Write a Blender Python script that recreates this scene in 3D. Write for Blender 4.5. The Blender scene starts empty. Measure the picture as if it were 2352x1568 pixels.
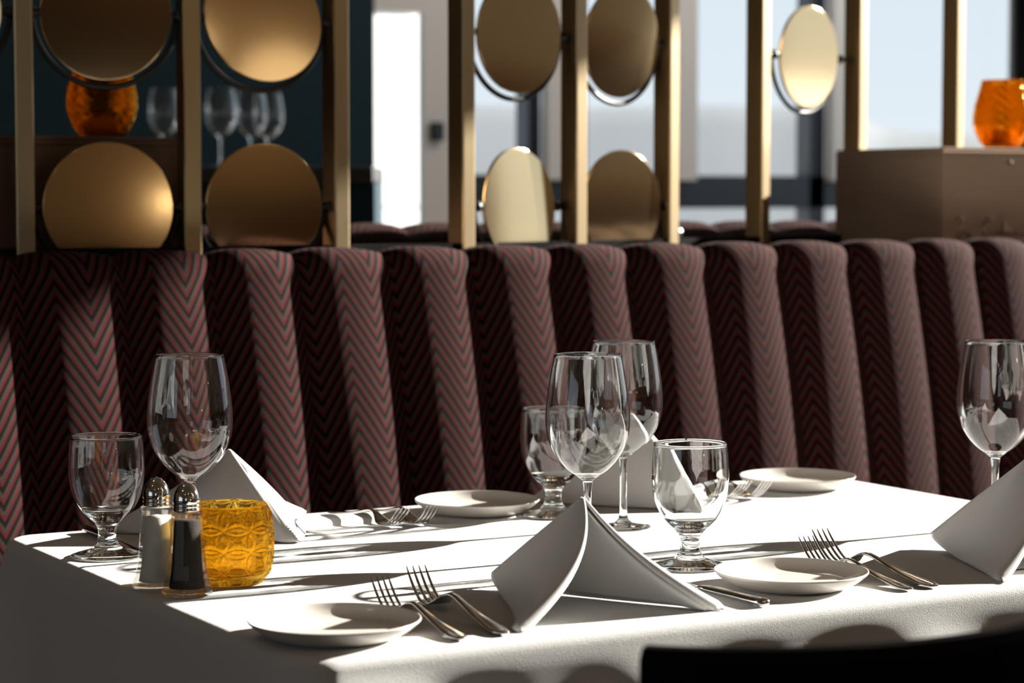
import bpy, bmesh, math, random
from math import sin, cos, pi, radians, sqrt, tan, atan
from mathutils import Vector, Matrix, noise

S = bpy.context.scene
COL = S.collection
random.seed(7)

# ------------------------------------------------------------------ camera
FPX, YAW, PITCH, CAMZ = 5250.0, radians(29.7), atan(336 / 5250.0), 1.154
cd = bpy.data.cameras.new('camera')
cam = bpy.data.objects.new('camera', cd)
COL.objects.link(cam)
cd.sensor_width = 36.0
cd.lens = FPX / 2352 * 36.0
cd.clip_start, cd.clip_end = 0.05, 500
cam.location = (0, 0, CAMZ)
cam.rotation_euler = (pi / 2 - PITCH, 0, -YAW)
cd.dof.use_dof = True
cd.dof.focus_distance = 2.50
cd.dof.aperture_fstop = 5.6
cd.dof.aperture_blades = 9
S.camera = cam

# ------------------------------------------------------------------ world, sun, exposure
S.view_settings.view_transform = 'Standard'
S.view_settings.look = 'None'
S.view_settings.gamma = 1.0
S.view_settings.exposure = 0.0
S.view_settings.use_curve_mapping = False
wd = bpy.data.worlds.new('sky')
S.world = wd
wd.use_nodes = True
nt = wd.node_tree
nt.nodes.clear()
wo = nt.nodes.new('ShaderNodeOutputWorld')
bg = nt.nodes.new('ShaderNodeBackground')
tc = nt.nodes.new('ShaderNodeTexCoord')
sx = nt.nodes.new('ShaderNodeSeparateXYZ')
rp = nt.nodes.new('ShaderNodeValToRGB')
nt.links.new(tc.outputs['Generated'], sx.inputs[0])
nt.links.new(sx.outputs['Z'], rp.inputs[0])
nt.links.new(rp.outputs[0], bg.inputs[0])
nt.links.new(bg.outputs[0], wo.inputs[0])
rp.color_ramp.elements[0].position = 0.0
rp.color_ramp.elements[0].color = (0.72, 0.79, 0.84, 1)
rp.color_ramp.elements[1].position = 0.5
rp.color_ramp.elements[1].color = (0.40, 0.58, 0.78, 1)
bg.inputs[1].default_value = 1.12

SUN_AZ, SUN_EL = radians(90.0), radians(20.5)      # azimuth from +Y towards +X
sd = bpy.data.lights.new('sun', 'SUN')
sun = bpy.data.objects.new('sun', sd)
COL.objects.link(sun)
sd.energy = 22.0
sd.angle = radians(0.55)
sd.color = (1.0, 0.95, 0.88)
sd.cycles.is_caustics_light = True
sdir = Vector((sin(SUN_AZ) * cos(SUN_EL), cos(SUN_AZ) * cos(SUN_EL), sin(SUN_EL)))
sun.rotation_euler = sdir.to_track_quat('Z', 'Y').to_euler()
sun.location = sdir * 30

S.cycles.use_denoising = True
S.cycles.max_bounces = 16
S.cycles.transparent_max_bounces = 24
S.cycles.transmission_bounces = 14
S.cycles.glossy_bounces = 6
S.cycles.diffuse_bounces = 5
S.cycles.sample_clamp_indirect = 6.0
S.cycles.caustics_refractive = True
S.cycles.caustics_reflective = False


def lamp_or_fill(x, y, z, w, col=(1, 0.82, 0.6), r=0.05):
    l = bpy.data.lights.new('lamp_or_fill', 'POINT')
    l.energy = w
    l.color = col
    l.shadow_soft_size = r
    o = bpy.data.objects.new('lamp_or_fill', l)
    o.location = (x, y, z)
    COL.objects.link(o)


for (x, y) in ((-1.6, -1.2), (0.8, -1.4), (3.0, -1.0), (-1.2, 1.6), (0.3, 3.0)):
    lamp_or_fill(x, y, 3.3, 3.0, r=0.04)


lamp_or_fill(4.2, -1.6, 3.0, 16, r=0.6)  # added fill: brightens the ceiling that the tan disc mirrors
lamp_or_fill(4.6, 6.4, 3.3, 30, (1, 0.93, 0.85))  # added fill to lift the pale piers of the far wall
lamp_or_fill(6.2, 6.6, 3.3, 30, (1, 0.93, 0.85))  # second added fill for the far piers
lamp_or_fill(5.2, -3.7, 2.5, 7)  # added warm glow on the back wall, for the disc reflections
lamp_or_fill(2.23, -4.1, 1.41, 4)


# ------------------------------------------------------------------ place helpers
def at(px, py, dep):
    """world point lying dep metres in front of the lens at photo position px, py"""
    fw = Vector((sin(YAW) * cos(PITCH), cos(YAW) * cos(PITCH), -sin(PITCH)))
    rt = Vector((cos(YAW), -sin(YAW), 0))
    up = rt.cross(fw)
    return Vector((0, 0, CAMZ)) + (fw + rt * ((px - 1176) / FPX) - up * ((py - 784) / FPX)) * dep


def on(px, py, z):
    d = at(px, py, 1.0) - Vector((0, 0, CAMZ))
    return Vector((0, 0, CAMZ)) + d * ((z - CAMZ) / d.z)


# ------------------------------------------------------------------ material helpers
def new_mat(name):
    m = bpy.data.materials.new(name)
    m.use_nodes = True
    n = m.node_tree
    n.nodes.clear()
    out = n.nodes.new('ShaderNodeOutputMaterial')
    return m, n, out


def pbr(name, color, rough=0.5, metal=0.0, spec=0.5, var=0.0, vscale=8.0, bump=0.0, bscale=60.0, bdist=0.001,
        sheen=0.0, coat=0.0, stretch=(1, 1, 1), sss=0.0):
    m, n, out = new_mat(name)
    b = n.nodes.new('ShaderNodeBsdfPrincipled')
    n.links.new(b.outputs[0], out.inputs[0])
    b.inputs['Base Color'].default_value = (*color, 1)
    b.inputs['Roughness'].default_value = rough
    b.inputs['Metallic'].default_value = metal
    b.inputs['Specular IOR Level'].default_value = spec
    b.inputs['Sheen Weight'].default_value = sheen
    b.inputs['Coat Weight'].default_value = coat
    t = n.nodes.new('ShaderNodeTexCoord')
    mp = n.nodes.new('ShaderNodeMapping')
    mp.inputs['Scale'].default_value = stretch
    n.links.new(t.outputs['Object'], mp.inputs[0])
    if var > 0:
        nz = n.nodes.new('ShaderNodeTexNoise')
        nz.inputs['Scale'].default_value = vscale
        nz.inputs['Detail'].default_value = 4
        n.links.new(mp.outputs[0], nz.inputs['Vector'])
        mx = n.nodes.new('ShaderNodeMix')
        mx.data_type = 'RGBA'
        mx.inputs['A'].default_value = (*[c * (1 - var) for c in color], 1)
        mx.inputs['B'].default_value = (*[min(1, c * (1 + var)) for c in color], 1)
        n.links.new(nz.outputs['Fac'], mx.inputs['Factor'])
        n.links.new(mx.outputs['Result'], b.inputs['Base Color'])
    if bump > 0:
        nz = n.nodes.new('ShaderNodeTexNoise')
        nz.inputs['Scale'].default_value = bscale
        nz.inputs['Detail'].default_value = 3
        n.links.new(mp.outputs[0], nz.inputs['Vector'])
        bp = n.nodes.new('ShaderNodeBump')
        bp.inputs['Strength'].default_value = bump
        bp.inputs['Distance'].default_value = bdist
        n.links.new(nz.outputs['Fac'], bp.inputs['Height'])
        n.links.new(bp.outputs[0], b.inputs['Normal'])
    return m


def mathn(n, op, a=None, b=None):
    k = n.nodes.new('ShaderNodeMath')
    k.operation = op
    for i, v in enumerate((a, b)):
        if v is None:
            continue
        if isinstance(v, (int, float)):
            k.inputs[i].default_value = v
        else:
            n.links.new(v, k.inputs[i])
    return k.outputs[0]


def thin_glass(name, tint=(0.985, 0.99, 0.99), f0=0.045, rough=0.0, refract=0.0, grazing=0.65):
    """clear wall of glass: see-through, mirrors more the flatter it is met"""
    m, n, out = new_mat(name)
    lw = n.nodes.new('ShaderNodeLayerWeight')
    lw.inputs['Blend'].default_value = 0.5
    p5 = mathn(n, 'POWER', lw.outputs['Facing'], 4.0)
    fac = mathn(n, 'ADD', mathn(n, 'MULTIPLY', p5, grazing), f0)
    tr = n.nodes.new('ShaderNodeBsdfTransparent')
    tr.inputs[0].default_value = (*tint, 1)
    gl = n.nodes.new('ShaderNodeBsdfGlossy')
    gl.inputs['Roughness'].default_value = rough
    mx = n.nodes.new('ShaderNodeMixShader')
    n.links.new(fac, mx.inputs[0])
    n.links.new(tr.outputs[0], mx.inputs[1])
    n.links.new(gl.outputs[0], mx.inputs[2])
    if refract > 0:
        g = n.nodes.new('ShaderNodeBsdfGlass')
        g.inputs['Color'].default_value = (0.98, 0.99, 0.99, 1)
        g.inputs['IOR'].default_value = 1.47
        m2 = n.nodes.new('ShaderNodeMixShader')
        m2.inputs[0].default_value = refract
        n.links.new(mx.outputs[0], m2.inputs[1])
        n.links.new(g.outputs[0], m2.inputs[2])
        mx = m2
    n.links.new(mx.outputs[0], out.inputs[0])
    return m


def solid_glass(name, color, ior=1.47, clear=0.35, rough=0.0, tcol=None):
    m, n, out = new_mat(name)
    g = n.nodes.new('ShaderNodeBsdfGlass')
    g.inputs['Color'].default_value = (*color, 1)
    g.inputs['IOR'].default_value = ior
    g.inputs['Roughness'].default_value = rough
    tr = n.nodes.new('ShaderNodeBsdfTransparent')
    tr.inputs[0].default_value = (*(tcol or color), 1)
    mx = n.nodes.new('ShaderNodeMixShader')
    mx.inputs[0].default_value = clear
    n.links.new(g.outputs[0], mx.inputs[1])
    n.links.new(tr.outputs[0], mx.inputs[2])
    n.links.new(mx.outputs[0], out.inputs[0])
    return m


def herringbone(name):
    m, n, out = new_mat(name)
    b = n.nodes.new('ShaderNodeBsdfPrincipled')
    n.links.new(b.outputs[0], out.inputs[0])
    b.inputs['Roughness'].default_value = 0.95
    b.inputs['Specular IOR Level'].default_value = 0.1
    uv = n.nodes.new('ShaderNodeUVMap')
    uv.uv_map = 'UVMap'
    sp = n.nodes.new('ShaderNodeSeparateXYZ')
    n.links.new(uv.outputs[0], sp.inputs[0])
    zig = mathn(n, 'MULTIPLY', mathn(n, 'PINGPONG', sp.outputs['X'], 0.052), 1.5)
    nz0 = n.nodes.new('ShaderNodeTexNoise')
    nz0.inputs['Scale'].default_value = 12
    n.links.new(uv.outputs[0], nz0.inputs['Vector'])
    wob = mathn(n, 'MULTIPLY', nz0.outputs['Fac'], 0.006)
    ph = mathn(n, 'FRACT', mathn(n, 'DIVIDE', mathn(n, 'ADD', mathn(n, 'SUBTRACT', sp.outputs['Y'], zig), wob), 0.0232))
    r = n.nodes.new('ShaderNodeValToRGB')
    n.links.new(ph, r.inputs[0])
    cr = r.color_ramp
    dark, beige, red = (0.004, 0.0015, 0.0015, 1), (0.048, 0.032, 0.025, 1), (0.095, 0.009, 0.0105, 1)
    beige_lo = (0.026, 0.015, 0.012, 1)
    cr.elements[0].position, cr.elements[0].color = 0.0, dark
    cr.elements[1].position, cr.elements[1].color = 0.16, dark
    for p, c in ((0.34, dark), (0.43, red), (0.56, red), (0.64, beige_lo), (0.74, beige), (0.84, beige), (0.95, beige_lo)):
        e = cr.elements.new(p)
        e.color = c
    # yarn: fine speckle over the weave
    nz = n.nodes.new('ShaderNodeTexNoise')
    nz.inputs['Scale'].default_value = 900
    nz.inputs['Detail'].default_value = 2
    n.links.new(uv.outputs[0], nz.inputs['Vector'])
    mx = n.nodes.new('ShaderNodeMix')
    mx.data_type = 'RGBA'
    mx.blend_type = 'MULTIPLY'
    mx.inputs['Factor'].default_value = 1.0
    rr = n.nodes.new('ShaderNodeValToRGB')
    rr.color_ramp.elements[0].position, rr.color_ramp.elements[0].color = 0.3, (0.45, 0.45, 0.45, 1)
    rr.color_ramp.elements[1].position, rr.color_ramp.elements[1].color = 0.7, (1.25, 1.25, 1.25, 1)
    n.links.new(nz.outputs['Fac'], rr.inputs[0])
    n.links.new(r.outputs[0], mx.inputs['A'])
    n.links.new(rr.outputs[0], mx.inputs['B'])
    n.links.new(mx.outputs['Result'], b.inputs['Base Color'])
    bp = n.nodes.new('ShaderNodeBump')
    bp.inputs['Strength'].default_value = 0.35
    bp.inputs['Distance'].default_value = 0.0008
    n.links.new(nz.outputs['Fac'], bp.inputs['Height'])
    n.links.new(bp.outputs[0], b.inputs['Normal'])
    return m


M = {}
M['linen'] = pbr('white linen', (0.63, 0.625, 0.61), 0.95, spec=0.1, bump=0.5, bscale=1000, bdist=0.0011, sheen=0.25)
M['napkin'] = pbr('white napkin linen', (0.70, 0.69, 0.675), 0.9, spec=0.15, bump=0.15, bscale=1500, bdist=0.0006)
M['china'] = pbr('cream glazed china', (0.66, 0.625, 0.57), 0.16, spec=0.5)
M['steel'] = pbr('polished steel', (0.58, 0.57, 0.55), 0.09, metal=1.0)
M['chrome'] = pbr('chrome', (0.78, 0.78, 0.78), 0.06, metal=1.0)
M['bowl'] = solid_glass('clear thin glass', (0.985, 0.99, 0.99), ior=1.5, clear=0.0)
M['stem'] = solid_glass('clear glass', (0.98, 0.99, 0.987), ior=1.5, clear=0.0)
M['amber'] = solid_glass('amber glass', (1.0, 0.80, 0.29), ior=1.45, clear=0.42, tcol=(1.0, 0.81, 0.34))
M['vase'] = solid_glass('amber blown glass', (0.96, 0.62, 0.14), ior=1.4, clear=0.45, rough=0.05)
M['shaker'] = solid_glass('shaker glass', (0.98, 0.98, 0.96), clear=0.68)
M['salt'] = pbr('salt', (0.86, 0.83, 0.78), 0.9, bump=0.4, bscale=1500)
M['pepper'] = pbr('ground pepper', (0.018, 0.012, 0.008), 0.9, var=0.95, vscale=700, bump=0.5, bscale=900)
M['fabric'] = herringbone('herringbone upholstery')
M['blackboard'] = pbr('black stained panel', (0.012, 0.011, 0.011), 0.5)
M['ledge'] = pbr('matt black ledge', (0.010, 0.010, 0.010), 0.95, spec=0.04)
M['brass'] = pbr('brushed brass', (0.54, 0.42, 0.25), 0.34, metal=1.0, bump=0.08, bscale=60, stretch=(20, 20, 0.6))
M['disc'] = pbr('satin brass', (0.80, 0.60, 0.34), 0.13, metal=1.0, bump=0.03, bscale=40, stretch=(1, 30, 1))
M['glint_knob'] = pbr('satin chrome', (0.8, 0.8, 0.8), 0.16, metal=1.0)
M['iron'] = pbr('black powder coat', (0.012, 0.012, 0.014), 0.4)
M['lacquer'] = pbr('black lacquered wood', (0.005, 0.004, 0.004), 0.6, spec=0.03)
M['pine'] = pbr('pale crate pine', (0.54, 0.39, 0.28), 0.6, var=0.18, vscale=6, bump=0.1, bscale=30, stretch=(1, 1, 14))
M['pine_dark'] = pbr('dark stained crate wood', (0.16, 0.085, 0.05), 0.6, var=0.25, vscale=6, stretch=(1, 1, 14))
M['ink'] = pbr('branded lettering', (0.10, 0.065, 0.045), 0.8)
M['teal'] = pbr('dark teal paint', (0.005, 0.026, 0.038), 0.6, spec=0.2, var=0.15, vscale=2)
M['navy'] = pbr('navy window metal', (0.012, 0.024, 0.040), 0.45)
M['plaster'] = pbr('pale plaster', (0.82, 0.82, 0.80), 0.8, var=0.04, vscale=2)
M['warm'] = pbr('warm tan wall', (0.50, 0.36, 0.22), 0.8, var=0.1, vscale=1)
M['ceil'] = pbr('brown ceiling', (0.34, 0.25, 0.17), 0.9, var=0.1, vscale=1)
M['floor'] = pbr('dark wood floor', (0.10, 0.07, 0.05), 0.45, var=0.25, vscale=4, stretch=(1, 12, 1))
M['pane'] = thin_glass('window pane', f0=0.03)
M['snow'] = pbr('pale paving', (0.50, 0.52, 0.54), 0.9, var=0.08, vscale=0.3)
M['hill'] = pbr('hazy hillside', (0.135, 0.145, 0.15), 1.0, var=0.06, vscale=0.05)
M['panel_white'] = pbr('daylight panel white', (0.9, 0.9, 0.88), 0.9, var=0.03, vscale=0.4)


# ------------------------------------------------------------------ object helpers
def link(name, verts, faces, mat, parent=None, smooth=True, uvs=None):
    me = bpy.data.meshes.new(name)
    me.from_pydata([tuple(v) for v in verts], [], faces)
    me.update()
    if smooth:
        me.polygons.foreach_set('use_smooth', [True] * len(me.polygons))
    if uvs is not None:
        lay = me.uv_layers.new(name='UVMap')
        for lp in me.loops:
            lay.data[lp.index].uv = uvs[lp.vertex_index]
    me.materials.append(mat)
    o = bpy.data.objects.new(name, me)
    COL.objects.link(o)
    if parent is not None:
        o.parent = parent
    return o


def from_bm(name, bm, mat, parent=None, smooth=False):
    me = bpy.data.meshes.new(name)
    bmesh.ops.recalc_face_normals(bm, faces=bm.faces[:])
    bm.to_mesh(me)
    bm.free()
    if smooth:
        me.polygons.foreach_set('use_smooth', [True] * len(me.polygons))
    me.materials.append(mat)
    o = bpy.data.objects.new(name, me)
    COL.objects.link(o)
    if parent is not None:
        o.parent = parent
    return o


def box_bm(x0, x1, y0, y1, z0, z1, bev=0.0, seg=2, bm=None):
    b = bmesh.new()
    bmesh.ops.create_cube(b, size=1)
    for v in b.verts:
        v.co = Vector(((x0 + x1) / 2 + v.co.x * (x1 - x0), (y0 + y1) / 2 + v.co.y * (y1 - y0), (z0 + z1) / 2 + v.co.z * (z1 - z0)))
    if bev > 0:
        bmesh.ops.bevel(b, geom=b.edges[:], offset=bev, segments=seg, affect='EDGES', profile=0.5)
    if bm is not None:
        me = bpy.data.meshes.new('tmp')
        b.to_mesh(me)
        b.free()
        bm.from_mesh(me)
        bpy.data.meshes.remove(me)
        return bm
    return b


def box(name, x0, x1, y0, y1, z0, z1, mat, parent=None, bev=0.0):
    return from_bm(name, box_bm(x0, x1, y0, y1, z0, z1, bev), mat, parent)


def lathe(profile, seg=64):
    """profile: (r, z) list, closed solid of revolution; r = 0 ends become poles"""
    v, f, rings = [], [], []
    for r, z in profile:
        if r < 1e-6:
            rings.append([len(v)])
            v.append((0, 0, z))
        else:
            rings.append(list(range(len(v), len(v) + seg)))
            v += [(r * cos(2 * pi * k / seg), r * sin(2 * pi * k / seg), z) for k in range(seg)]
    for a, b in zip(rings, rings[1:]):
        for k in range(seg):
            k2 = (k + 1) % seg
            if len(a) == 1 and len(b) == 1:
                continue
            if len(a) == 1:
                f.append((a[0], b[k2], b[k]))
            elif len(b) == 1:
                f.append((a[k], a[k2], b[0]))
            else:
                f.append((a[k], a[k2], b[k2], b[k]))
    return v, f


def spline(pts, n):
    """Catmull-Rom through pts (tuples), n samples per span"""
    out = []
    P = [pts[0]] + list(pts) + [pts[-1]]
    for i in range(1, len(P) - 2):
        p0, p1, p2, p3 = P[i - 1], P[i], P[i + 1], P[i + 2]
        for k in range(n):
            t = k / n
            out.append(tuple(0.5 * ((2 * b) + (-a + c) * t + (2 * a - 5 * b + 4 * c - d) * t * t + (-a + 3 * b - 3 * c + d) * t ** 3)
                             for a, b, c, d in zip(p0, p1, p2, p3)))
    out.append(tuple(pts[-1]))
    return out


def rings_mesh(rings, cap=True, closed=False):
    v, f = [], []
    n = len(rings[0])
    for r in rings:
        v += [tuple(p) for p in r]
    m = len(rings)
    for i in range(m if closed else m - 1):
        a, b = i * n, ((i + 1) % m) * n
        for k in range(n):
            k2 = (k + 1) % n
            f.append((a + k, a + k2, b + k2, b + k))
    if cap and not closed:
        f.append(tuple(range(n - 1, -1, -1)))
        f.append(tuple(range((m - 1) * n, m * n)))
    return v, f


def tube(path, r, seg=12):
    """round bar along a list of points; r number or list"""
    rings = []
    n = len(path)
    path = [Vector(p) for p in path]
    nrm = None
    for i, p in enumerate(path):
        t = (path[min(i + 1, n - 1)] - path[max(i - 1, 0)]).normalized()
        if nrm is None:
            nrm = t.orthogonal().normalized()
        nrm = (nrm - t * nrm.dot(t)).normalized()
        b = t.cross(nrm)
        rr = r[i] if isinstance(r, (list, tuple)) else r
        rings.append([p + nrm * (rr * cos(2 * pi * k / seg)) + b * (rr * sin(2 * pi * k / seg)) for k in range(seg)])
    return rings_mesh(rings)


def merge(*parts):
    v, f = [], []
    for pv, pf in parts:
        o = len(v)
        v += list(pv)
        f += [tuple(i + o for i in q) for q in pf]
    return v, f


def tag(o, label=None, cat=None, group=None, kind=None):
    if label:
        o['label'] = label
    if cat:
        o['category'] = cat
    if group:
        o['group'] = group
    if kind:
        o['kind'] = kind
    return o


def thing(name, label, cat, loc=(0, 0, 0), rz=0.0, group=None):
    o = bpy.data.objects.new(name, None)
    o.empty_display_size = 0.05
    COL.objects.link(o)
    o.location = loc
    o.rotation_euler = (0, 0, rz)
    return tag(o, label, cat, group)


def dup(root, loc, rz, label, group=None):
    r = root.copy()
    COL.objects.link(r)
    r.location = loc
    r.rotation_euler = (root.rotation_euler.x, root.rotation_euler.y, rz)
    r['label'] = label
    if group:
        r['group'] = group
    for ch in list(root.children):
        c = ch.copy()
        COL.objects.link(c)
        c.parent = r
        for g in ch.children:
            d = g.copy()
            COL.objects.link(d)
            d.parent = c
    return r


def struct(o):
    o['kind'] = 'structure'
    return o


# ------------------------------------------------------------------ the room
FLOOR_Y0, FLOOR_Y1, RX0, RX1, CEIL = -4.5, 8.2, -5.0, 7.6, 3.8
struct(box('floor', RX0, RX1 + 0.2, FLOOR_Y0, FLOOR_Y1, -0.2, 0.0, M['floor']))
struct(box('ceiling', RX0, RX1 + 0.2, FLOOR_Y0, FLOOR_Y1, CEIL, CEIL + 0.2, M['ceil']))


def wall_with_openings(name, axis, c0, c1, t0, t1, z1, holes, mat):
    """one wall mesh; axis 'x' runs along X from c0 to c1; holes (a0, a1, za, zb)"""
    bm = bmesh.new()
    xs = sorted({c0, c1, *[h[0] for h in holes], *[h[1] for h in holes]})
    for a, b in zip(xs, xs[1:]):
        mid = (a + b) / 2
        cuts = sorted([(h[2], h[3]) for h in holes if h[0] < mid < h[1]])
        z = 0.0
        for za, zb in cuts + [(z1, z1)]:
            if za > z + 1e-4:
                if axis == 'x':
                    box_bm(a, b, t0, t1, z, za, bm=bm)
                else:
                    box_bm(t0, t1, a, b, z, za, bm=bm)
            z = max(z, zb)
    return struct(from_bm(name, bm, mat))


# right wall: tall daylight opening the sun comes through; its head throws the shade on the banquette's left end
wall_with_openings('wall_right', 'y', FLOOR_Y0, FLOOR_Y1, RX1, RX1 + 0.2, CEIL, [(1.6, 7.8, 0.9, 3.50)], M['plaster'])
wall_with_openings('wall_left', 'y', FLOOR_Y0, FLOOR_Y1, RX0 - 0.2, RX0, CEIL, [(-1.5, 2.0, 0.8, 2.7)], M['warm'])
# wall behind the photographer with two windows
wall_with_openings('wall_back', 'x', RX0, RX1, FLOOR_Y0 - 0.2, FLOOR_Y0, CEIL, [(-3.2, -1.8, 0.8, 2.6)], M['warm'])

# unseen dark and tan wall bands, added to be mirrored in the brass discs
struct(box('trim_mirrored_dark', RX0, RX1, FLOOR_Y0, FLOOR_Y0 + 0.03, 0.0, 1.00, M['pine_dark']))
struct(box('trim_mirrored_tan', RX0, RX1, FLOOR_Y0, FLOOR_Y0 + 0.06, 1.00, 1.22, M['warm']))
struct(box('trim_right_mirrored_dark', RX1 - 0.04, RX1, FLOOR_Y0 + 0.07, 1.6, 0.0, 1.00, M['pine_dark']))
struct(box('trim_right_mirrored_tan', RX1 - 0.06, RX1, FLOOR_Y0 + 0.07, 1.6, 1.00, 1.22, M['warm']))

# far wall: teal on the left, a doorway in full sun, a pale pier, then the window front
YF = 8.0


def fx(px):
    """X on the far wall under photo column px"""
    return YF * tan(YAW + atan((px - 1176) / FPX))


XD0, XD1, XP1 = fx(862), fx(976), fx(1042)
bm = bmesh.new()
box_bm(RX0, XD0, YF, YF + 0.2, 0, CEIL, bm=bm)
struct(from_bm('wall_far', bm, M['teal']))
struct(box('wall_pier', XD1, XP1, YF, YF + 0.05, 0, CEIL, M['plaster']))
bm = box_bm(XD0, XD1, YF, YF + 0.2, 1.154 + (448 - 32) / FPX * 9.0, CEIL)
struct(from_bm('wall_doorhead', bm, M['plaster']))
o = box('thermostat', fx(988), fx(1014), YF - 0.03, YF, 1.154 + (448 - 326) / FPX * 9.15, 1.154 + (448 - 284) / FPX * 9.15, M['navy'], bev=0.005)
tag(o, 'small dark thermostat box on the pale pier beside the bright doorway', 'thermostat')
# window front with navy frame
XW0, XW1 = XP1, RX1


def mull(a, b, z0, z1, bm, d=0.10):
    box_bm(a, b, YF, YF + d, z0, z1, bm=bm)


spans = [(fx(1085), fx(1226)), (fx(1240), fx(1330)), (fx(1345), fx(1540)), (fx(1580), fx(1740)), (fx(1755), fx(1858)), (fx(1975), fx(2178)), (fx(2200), fx(2312))]
ZB0, ZB1 = 1.098, 1.236
wn = 0
mulls = [(fx(1213), fx(1241)), (fx(1335), fx(1347)), (fx(1858), fx(1892))]
bm = bmesh.new()
for a, b in mulls:
    mull(a, b, 0.0, CEIL, bm)
mull(XW0, XW1, ZB0, ZB1, bm, 0.12)
mull(XW0, XW1, 0.0, 0.30, bm, 0.12)
mull(XW0, XW1, 3.2, CEIL, bm, 0.12)
fr = struct(from_bm('window_1', bm, M['navy']))
link('window_glass', [(XW0, YF + 0.05, 0.3), (XW1, YF + 0.05, 0.3), (XW1, YF + 0.05, 3.2), (XW0, YF + 0.05, 3.2)], [(0, 1, 2, 3)], M['pane'], fr, smooth=False)
# pale piers between the panes
for i, (a, b) in enumerate(((1242, 1296), (1540, 1582), (1892, 1950), (2306, 2336))):
    struct(box('trim_%d' % (i + 1), fx(a), fx(b), YF - 0.06, YF - 0.005, ZB1 - 0.02, 3.3, M['plaster']))

# outside
struct(link('ground', [(-60, YF + 0.2, -0.3), (160, YF + 0.2, -0.3), (160, 200, -0.3), (-60, 200, -0.3)], [(0, 1, 2, 3)], M['snow'], smooth=False))
struct(link('ground_side', [(RX1 + 0.2, -60, -0.3), (160, -60, -0.3), (160, YF + 0.2, -0.3), (RX1 + 0.2, YF + 0.2, -0.3)], [(0, 1, 2, 3)], M['snow'], smooth=False))
# hillside on the horizon
v, f = [], []
N = 120
for i in range(N + 1):
    a = radians(5 + 65 * i / N)
    u = (a - YAW)
    px = 1176 + FPX * tan(u)
    hh = 208 + 20 * noise.noise(Vector((px * 0.004, 1.3, 0))) + (-70 if px > 1960 else 0) + (22 * max(0, 1 - abs(px - 1960) / 150) if px > 1960 else 0)
    R = 90.0
    z = CAMZ + hh / FPX * R * cos(u)
    for rr, zz in ((R - 26, -0.3), (R - 14, z * 0.42), (R - 6, z * 0.8), (R, z), (R + 20, z * 0.9), (R + 50, -0.3)):
        v.append((rr * sin(a), rr * cos(a), zz))
for i in range(N):
    for k in range(5):
        f.append((i * 6 + k, i * 6 + k + 1, (i + 1) * 6 + k + 1, (i + 1) * 6 + k))
struct(link('ground_hill', v, f, M['hill']))
# invented white panel outside the doorway, sunlit to stand in for glaring daylight
q = at(917, 448, 10.7)
bm = box_bm(-0.34, 0.34, -0.022, 0.022, -0.25, 2.25, 0.004)
for z0, z1 in ((0.05, 0.95), (1.10, 2.05)):
    box_bm(-0.24, 0.24, -0.030, -0.020, z0, z1, 0.006, bm=bm)
o = struct(from_bm('daylight_panel', bm, M['panel_white']))
o.location = (q.x, q.y, 0)
o.rotation_euler = (0, 0, radians(15))

# dark round column at the right edge of the picture
c = at(2400, 300, 6.6)
v, f = lathe([(0, 0), (0.105, 0), (0.105, CEIL), (0, CEIL)], 40)
o = struct(link('trim_column', v, f, M['iron']))
o.location = (c.x, c.y, 0)

# bar counter far left with glasses on it
c0 = at(420, 372, 6.4)
c1 = at(858, 372, 6.4)
dv = (c1 - c0)
L = sqrt(dv.x ** 2 + dv.y ** 2)
bar = thing('bar_counter', 'dark bar counter in front of the teal wall behind the screen', 'counter', (c0.x - dv.x * 0.8, c0.y - dv.y * 0.8, 0), math.atan2(dv.y, dv.x))
box('counter_top', 0, L * 1.8, 0.0, 0.5, 1.19, 1.235, M['blackboard'], bar, 0.006)
box('counter_front', 0, L * 1.8, 0.06, 0.46, 0.0, 1.19, M['teal'], bar)


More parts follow.
